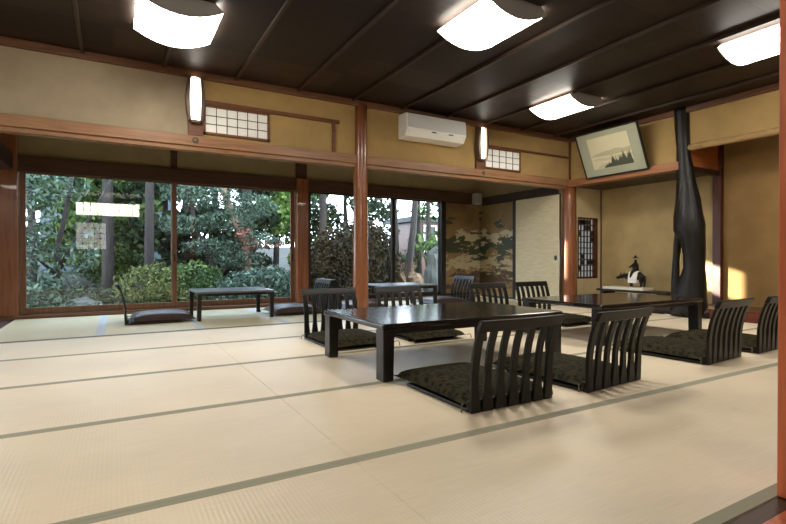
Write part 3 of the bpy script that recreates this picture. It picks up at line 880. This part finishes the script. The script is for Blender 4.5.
# ------------------------------------------------------------------ garden
gm = MB()
nx, ny = 40, 26
rg = random.Random(5)
hts = {}
for i in range(nx + 1):
    for j in range(ny + 1):
        x = -12 + 30 * i / nx; y = 7.42 + 20 * (j / ny) ** 1.3
        z = -.34 + .05 * rg.random() + max(0, (y - 10.5)) * .10
        gm.v.append((x, y, z)); hts[i, j] = z
for i in range(nx):
    for j in range(ny):
        a = i * (ny + 1) + j; gm.f.append((a, a + ny + 1, a + ny + 2, a + 1)); gm.m.append(0)
struct(gm.build('ground', M['soil'], smooth=True))
def gz(y): return -.33 + max(0, (y - 10.5)) * .10

def foliage(name, mat, blobs, n, size, parent, seed, asp=.5, shell=.55):
    """leaf cards scattered through ellipsoid blobs (cx,cy,cz,rx,ry,rz), one mesh"""
    r = np.random.RandomState(seed)
    vol = np.array([b_[3] * b_[4] * b_[5] for b_ in blobs]) ** .7; vol /= vol.sum()
    ids = r.choice(len(blobs), n, p=vol)
    B = np.array(blobs)[ids]
    d = r.normal(size=(n, 3)); d /= np.linalg.norm(d, axis=1)[:, None]
    rad = shell + (1 - shell) * r.rand(n) ** .6
    rad *= 1 + .12 * np.sin(d[:, 0] * 7 + B[:, 0] * 3) * np.cos(d[:, 2] * 6)
    c = B[:, :3] + d * rad[:, None] * B[:, 3:6]
    nn = d + r.normal(size=(n, 3)) * .7; nn /= np.linalg.norm(nn, axis=1)[:, None]
    a = np.cross(nn, r.normal(size=(n, 3))); a /= np.linalg.norm(a, axis=1)[:, None]
    b_ = np.cross(nn, a)
    s = size * (.6 + .8 * r.rand(n))[:, None]
    v = np.stack([c - a * s, c + b_ * s * asp, c + a * s, c - b_ * s * asp], 1).reshape(-1, 3)
    me = bpy.data.meshes.new(name)
    me.vertices.add(4 * n); me.vertices.foreach_set('co', v.ravel())
    me.loops.add(4 * n); me.loops.foreach_set('vertex_index', np.arange(4 * n))
    me.polygons.add(n); me.polygons.foreach_set('loop_start', np.arange(0, 4 * n, 4))
    me.materials.append(mat); me.update(calc_edges=True)
    o = bpy.data.objects.new(name, me); COL.objects.link(o); o.parent = parent
    return o
def wpt(u, v, y):
    """point on the plane y for a direction measured in the photograph"""
    f, yaw, pit = 487., .5195, -.0071
    a, b_ = (u - 393) / f, (262 - v) / f
    fx, fy, fz = math.sin(yaw) * math.cos(pit), math.cos(yaw) * math.cos(pit), math.sin(pit)
    rx, ry = math.cos(yaw), -math.sin(yaw)
    ux, uy, uz = -math.sin(yaw) * math.sin(pit), -math.cos(yaw) * math.sin(pit), math.cos(pit)
    dx, dy, dz = fx + a * rx + b_ * ux, fy + a * ry + b_ * uy, fz + b_ * uz
    t = y / dy
    return Vector((dx * t, y, H + dz * t))
seed = [10]
def shrub(lab, mat, x, y, blobs, n, size, asp=.5, grp='garden shrubs', stem=True):
    seed[0] += 1
    t = thing('shrub', lab, 'shrub', (x, y, gz(y)), 0, grp)
    foliage('foliage', mat, blobs, n, size, t, seed[0], asp)
    if stem:
        s = MB(); rr = random.Random(seed[0])
        for k in range(4):
            b_ = rr.choice(blobs)
            s.tube([(rr.uniform(-.05, .05), rr.uniform(-.05, .05), -.05), (b_[0] * .4, b_[1] * .4, b_[2] * .5), (b_[0], b_[1], b_[2])], [.02, .014, .006], 6)
        s.build('stem', M['bark'], t, smooth=True)
    return t
def tree(lab, mat, x, y, trunk, blobs, n, size, asp=.5, tm='bark', grp='garden trees'):
    seed[0] += 1
    t = thing('tree', lab, 'tree', (x, y, gz(y) - .03), 0, grp)
    s = MB()
    for pts, rad in trunk: s.tube(pts, rad, 9)
    s.build('trunk', M[tm], t, smooth=True)
    if n: foliage('foliage', mat, blobs, n, size, t, seed[0], asp)
    return t
def loc(u, y): return wpt(u, 258, y).x
#   shrubs near the glass
shrub('low blue-green leafy shrub against the left edge of the left window', M['leaf_blue'], loc(40, 8.3), 8.3, [(0, 0, .45, .32, .3, .3), (.22, .1, .2, .38, .3, .25), (-.12, 0, .12, .3, .3, .2), (.1, .1, .62, .2, .2, .2)], 1500, .045)
shrub('spreading dark blue-green shrub low beside the boulder in the left window', M['leaf_blue'], loc(78, 8.6), 8.6, [(0, 0, .12, .5, .3, .14), (.15, 0, .28, .2, .2, .1)], 700, .035)
shrub('yellow-green rounded shrub left of the window mullion', M['leaf_yellow'], loc(150, 9.6), 9.6, [(0, 0, .55, .62, .5, .42), (.25, 0, .3, .6, .4, .3)], 2600, .04, .35)
shrub('large blue-green mound shrub at the right of the second window', M['leaf_blue'], loc(255, 9.2), 9.2, [(0, 0, .5, .75, .5, .38), (.25, -.1, .62, .55, .4, .3), (-.3, 0, .3, .6, .4, .25), (.4, 0, .25, .6, .4, .3)], 5200, .045, .4)
shrub('green clipped shrub behind the window mullion', M['leaf_green'], loc(190, 10.0), 10.0, [(0, 0, .6, .65, .5, .4), (-.2, 0, .25, .7, .4, .3)], 2800, .045)
shrub('low grey-green fern-like shrub under the small window table', M['leaf_blue'], loc(225, 8.3), 8.3, [(0, 0, .1, .35, .25, .13), (.4, 0, .12, .3, .2, .12), (-.4, .1, .12, .3, .2, .12)], 700, .04)
shrub('low green shrub between boulder and mullion at the window foot', M['leaf_green'], loc(160, 8.4), 8.4, [(0, 0, .12, .35, .25, .14), (.3, 0, .2, .25, .2, .14), (-.3, 0, .14, .25, .2, .14)], 800, .04)
shrub('dark rounded hedge filling the third window, right of the window post', M['leaf_brown'], loc(343, 9.6), 9.6, [(0, 0, .85, .90, .6, .98), (.5, 0, .88, .85, .6, 1.0), (-.25, 0, .7, .66, .5, .85), (.75, .1, .8, .55, .5, 1.0), (.3, .4, .75, 1.1, .3, .95)], 34000, .036, .6)
shrub('low dark groundcover shrub in front of the boulder in the left window', M['leaf_blue'], loc(100, 9.4), 9.4, [(0, 0, .12, .6, .4, .16), (.5, .2, .16, .5, .4, .16)], 1500, .04)
shrub('dark green fern clump behind the side-on chair in the left window', M['leaf_dark'], loc(120, 10.2), 10.2, [(0, 0, .25, .55, .4, .3), (-.5, 0, .3, .4, .3, .3)], 1500, .05, .35)
#   trees: layered cloud-pruned tree in the second window
cp = wpt(215, 215, 10.8)
tree('cloud-pruned blue-green tree with layered pads in the second window', M['leaf_blue'], cp.x, 10.8,
     [([(0, 0, -.1), (.1, 0, .6), (-.15, 0, 1.2), (-.4, 0, 1.7), (-.5, 0, 2.6)], [.09, .08, .06, .05, .03]), ([(.05, 0, .7), (.5, 0, 1.0), (.9, 0, 1.15)], [.05, .035, .02])],
     [(-.1, 0, 1.3, .6, .4, .18), (.45, 0, 1.05, .6, .4, .2), (-.6, 0, 1.75, .5, .4, .22), (.2, 0, 1.85, .7, .4, .22), (.9, 0, 1.45, .5, .4, .2), (-.3, 0, 2.4, .8, .5, .3), (.7, 0, 2.2, .7, .4, .3)], 6500, .045, .3)
tl = wpt(60, 220, 9.0)
tree('slim dark branching tree with sparse leaves in the left window', M['leaf_blue'], tl.x, 9.0,
     [([(0, 0, -.1), (-.02, 0, .7), (-.04, 0, 1.25), (.06, 0, 1.7), (.16, 0, 2.4)], [.05, .045, .04, .035, .03]), ([(-.02, 0, .9), (.18, .05, 1.35), (.45, .1, 1.85), (.7, .1, 2.4)], [.035, .03, .025, .02]), ([(-.02, 0, .8), (-.3, 0, 1.1), (-.6, 0, 1.2)], [.025, .02, .012])],
     [(-.35, 0, 1.65, .35, .3, .35), (-.45, 0, 1.15, .35, .3, .22), (.15, 0, 1.1, .4, .3, .25), (-.1, 0, 2.2, .5, .4, .3), (-.15, 0, .75, .4, .3, .2)], 1500, .05, .35)
for (u, y, r, lab, tm, lean) in ((108, 11.2, .11, 'dark straight trunk behind the left window, before the grey house', 'bark', .0), (149, 10.2, .085, 'grey mottled trunk left of the window mullion', 'bark', .02),
                                 (247, 11.4, .13, 'thick dark trunk beside a pale limb in the second window', 'bark', .0), (323, 12.0, .10, 'dark trunk high in the third window', 'bark', .0),
                                 (408, 10.0, .085, 'leaning trunk in the right window above sunlit stones', 'bark', .25), (418, 12.5, .12, 'dark straight trunk in the right window', 'bark', -.05)):
    x = loc(u, y)
    tree(lab, M['leaf_green'], x, y, [([(-lean * .6, 0, -.1), (0, 0, .8), (lean * .6, 0, 1.8), (lean, .0, 3.2), (lean, 0, 5)], [r * 1.25, r, r * .95, r * .8, r * .5])],
         [(lean, 0, 4.3, 1.0, .9, .6)], 500, .12, .6)
pl = loc(238, 10.9)
tree('pale pink leaning trunk with reddish leaves in the second window', M['leaf_red'], pl, 10.9,
     [([(.25, 0, -.1), (.22, 0, .9), (.12, 0, 1.5), (-.2, 0, 2.2), (-.45, 0, 3.0)], [.09, .08, .085, .08, .06])], [(.45, -.2, 1.35, .5, .3, .12), (.1, -.2, 1.55, .2, .2, .15), (-.2, 0, 3.2, .8, .6, .4)], 900, .05, .45, 'bark_pale')
#   background greenery
bg = [(30, 11.6, 'leaf_green', 'dark tree close behind the slim branching tree at the far left'), (185, 12.4, 'leaf_dark', 'dark dense tree behind the window mullion'), (228, 12.9, 'leaf_dark', 'dark dense tree behind the pale leaning trunk'), (20, 13.0, 'leaf_green', 'mid green bushy tree at the far left of the garden'), (95, 14.5, 'leaf_bright', 'bright green tree beside the grey house'),
      (165, 13.5, 'leaf_green', 'green background tree above the yellow-green shrub'), (215, 14.5, 'leaf_dark', 'dark background tree above the cloud-pruned tree'),
      (275, 13.6, 'leaf_bright', 'bright yellow-green background tree by the window post'), (300, 15.0, 'leaf_green', 'green background tree behind the window post'),
      (345, 13.5, 'leaf_dark', 'dark background tree over the rounded hedge'), (395, 12.4, 'leaf_dark', 'dark background tree behind the window stile at the right'),
      (428, 11.8, 'leaf_green', 'green background tree before the pale house window')]
rb = random.Random(21)
for i, (u, y, m_, lab) in enumerate(bg):
    x = loc(u, y); sparse = u > 310
    bl = []
    for k in range(9):
        bl.append((rb.uniform(-1.2, 1.2), rb.uniform(-.5, .5), rb.uniform(.4, 3.2) if not sparse else rb.uniform(.2, 3.4), rb.uniform(.4, .8), rb.uniform(.3, .6), rb.uniform(.25, .5)))
    tree(lab, M[m_], x, y, [([(0, 0, -.1), (.05, 0, 1.2), (0, 0, 2.4), (.1, 0, 4)], [.09, .08, .06, .03])], bl, 4200 if not sparse else 2200, .075, .55)
#   boulders, distant house
def rock(lab, x, y, sx, sy, sz, mat, sd, z=None):
    import bmesh
    bm = bmesh.new(); bmesh.ops.create_icosphere(bm, subdivisions=3, radius=1)
    r = random.Random(sd); ph = [r.uniform(0, 6) for _ in range(6)]
    for v in bm.verts:
        c = v.co; k = 1 + .14 * math.sin(c.x * 3 + ph[0]) + .12 * math.sin(c.y * 4 + ph[1]) + .1 * math.sin(c.z * 5 + ph[2]) + .09 * math.sin(c.x * 9 + c.z * 7 + ph[3]) + .06 * math.sin(c.y * 14 + c.z * 11 + ph[4])
        v.co = Vector((c.x * sx * k, c.y * sy * k, c.z * sz * k))
    me = bpy.data.meshes.new('boulder'); bm.to_mesh(me); bm.free(); me.materials.append(mat)
    o = bpy.data.objects.new('boulder', me); COL.objects.link(o); o.location = (x, y, (gz(y) + sz * .55) if z is None else z)
    tag(o, lab, 'stone', 'garden boulders')
rock('grey boulder in the left window beside the low blue-green shrub', loc(78, 9.0), 9.0, .42, .3, .26, M['stone'], 1)
rock('flat grey stone at the foot of the left window', loc(105, 8.5), 8.5, .5, .25, .10, M['stone'], 2)
rock('dark stone under the big blue-green mound shrub', loc(215, 8.8), 8.8, .4, .25, .16, M['stone'], 3)
rock('pale sunlit stone at the foot of the right window, left one', loc(400, 9.6), 9.6, .17, .2, .38, M['stone_warm'], 4, .08)
rock('pale sunlit stone at the foot of the right window, right one', loc(416, 9.4), 9.4, .17, .2, .36, M['stone_warm'], 5, .06)
rock('tall grey rock beside the painted panel in the right window', loc(437, 9.3), 9.3, .25, .25, .85, M['stone'], 6, .2)
hx0 = loc(72, 17); hx1 = loc(145, 17)
hs = thing('house', 'pale grey neighbouring house behind the left window', 'house', ((hx0 + hx1) / 2, 17, gz(17)))
w = hx1 - hx0 + 1.5
MB().box(-w / 2, w / 2, 0, 2.5, -.3, 3.4).build('wall', M['house_wall'], hs)
MB().box(-.9, .1, -.03, 0.0, 1.2, 2.45).build('window', M['roof'], hs)
MB().add([(-w / 2 - .4, -.5, 3.4), (w / 2 + .4, -.5, 3.4), (w / 2 + .4, 3, 3.4), (-w / 2 - .4, 3, 3.4), (-w / 2, 1.2, 4.6), (w / 2, 1.2, 4.6)], [(0, 1, 5, 4), (2, 3, 4, 5), (1, 2, 5), (3, 0, 4), (3, 2, 1, 0)]).build('roof', M['roof'], hs)
p = wpt(429, 222, 14)
h2 = thing('shed', 'small dark roofed shed with a white framed window at the right of the garden', 'shed', (p.x, 14, gz(14)))
MB().box(-.55, .9, 0, 1.6, -.3, 1.95).build('wall', M['postdark'], h2)
MB().box(-.8, 1.2, -.3, 1.9, 1.95, 2.12).build('roof', M['roof'], h2)
f = MB()
f.box(-.25, .3, -.05, -.001, 1.85 - .05, 1.85).box(-.25, .3, -.05, -.001, .9, .95).box(-.25, -.19, -.05, -.001, .95, 1.8).box(.24, .3, -.05, -.001, .95, 1.8).box(0, .05, -.05, -.001, .95, 1.8)
wf = f.build('window_frame', M['white_plastic'], h2)
MB().box(-.19, .24, -.02, -.002, .95, 1.8).build('pane', M['black'], wf)

# ------------------------------------------------------------------ light
w = bpy.data.worlds.new('World'); SC.world = w; w.use_nodes = True
nt = w.node_tree
for n in list(nt.nodes): nt.nodes.remove(n)
o = N(nt, 'ShaderNodeOutputWorld'); b = N(nt, 'ShaderNodeBackground')
tc = N(nt, 'ShaderNodeTexCoord'); sx = N(nt, 'ShaderNodeSeparateXYZ'); nt.links.new(tc.outputs['Generated'], sx.inputs[0])
r = ramp(nt, sx.outputs[2], [(0.0, (228, 236, 248)), (1.0, (180, 204, 242))])
nt.links.new(r.outputs[0], b.inputs[0]); b.inputs[1].default_value = 9.0
nt.links.new(b.outputs[0], o.inputs[0])

# low sun through gaps in the garden trees, falling on the alcove wall and the corner post
def sunbeam(src, tgt, hw_, hh_, energy, soft=.25, slant=0.0):
    l = bpy.data.lights.new('sunbeam', 'SPOT'); l.energy = energy; l.color = (1.0, .90, .78)
    l.spot_size = math.radians(16); l.spot_blend = .05; l.shadow_soft_size = .01; l.use_nodes = True
    nt = l.node_tree
    em = [n for n in nt.nodes if n.type == 'EMISSION'][0]
    t = N(nt, 'ShaderNodeTexCoord'); sx = N(nt, 'ShaderNodeSeparateXYZ'); nt.links.new(t.outputs['Normal'], sx.inputs[0])
    def mask(ax, h):
        num = sx.outputs[0] if ax == 0 else math_(nt, 'ADD', sx.outputs[1], math_(nt, 'MULTIPLY', sx.outputs[0], slant))
        q = math_(nt, 'DIVIDE', math_(nt, 'ABSOLUTE', math_(nt, 'DIVIDE', num, sx.outputs[2])), h)
        k = N(nt, 'ShaderNodeMapRange'); k.interpolation_type = 'SMOOTHSTEP'
        nt.links.new(q, k.inputs[0]); k.inputs[1].default_value = 1 - soft; k.inputs[2].default_value = 1.0; k.inputs[3].default_value = 1; k.inputs[4].default_value = 0
        return k.outputs[0]
    nt.links.new(math_(nt, 'MULTIPLY', mask(0, hw_), mask(1, hh_)), em.inputs['Strength'])
    o_ = bpy.data.objects.new('sunbeam', l); COL.objects.link(o_); o_.location = src
    d = Vector(tgt) - Vector(src); o_.rotation_euler = d.to_track_quat('-Z', 'Y').to_euler()
    return o_
sunbeam((1.10, 7.92, 1.38), (6.95, 3.47, .445), .038, .030, 14000, .35, .3)
sunbeam((2.72, 7.92, 1.27), (6.092, 5.231, .70), .0037, .075, 6000)

cam = bpy.data.cameras.new('Camera'); co = bpy.data.objects.new('Camera', cam); COL.objects.link(co)
cam.sensor_width = 36; cam.lens = 487 / 786 * 36; cam.clip_start = 0.02
co.location = (0, 0, H); co.rotation_euler = (PI / 2 - .0071, 0, -.5195)
SC.camera = co
SC.view_settings.view_transform = 'Standard'; SC.view_settings.look = 'None'
SC.view_settings.exposure = 0.5; SC.view_settings.gamma = 1; SC.view_settings.use_curve_mapping = False
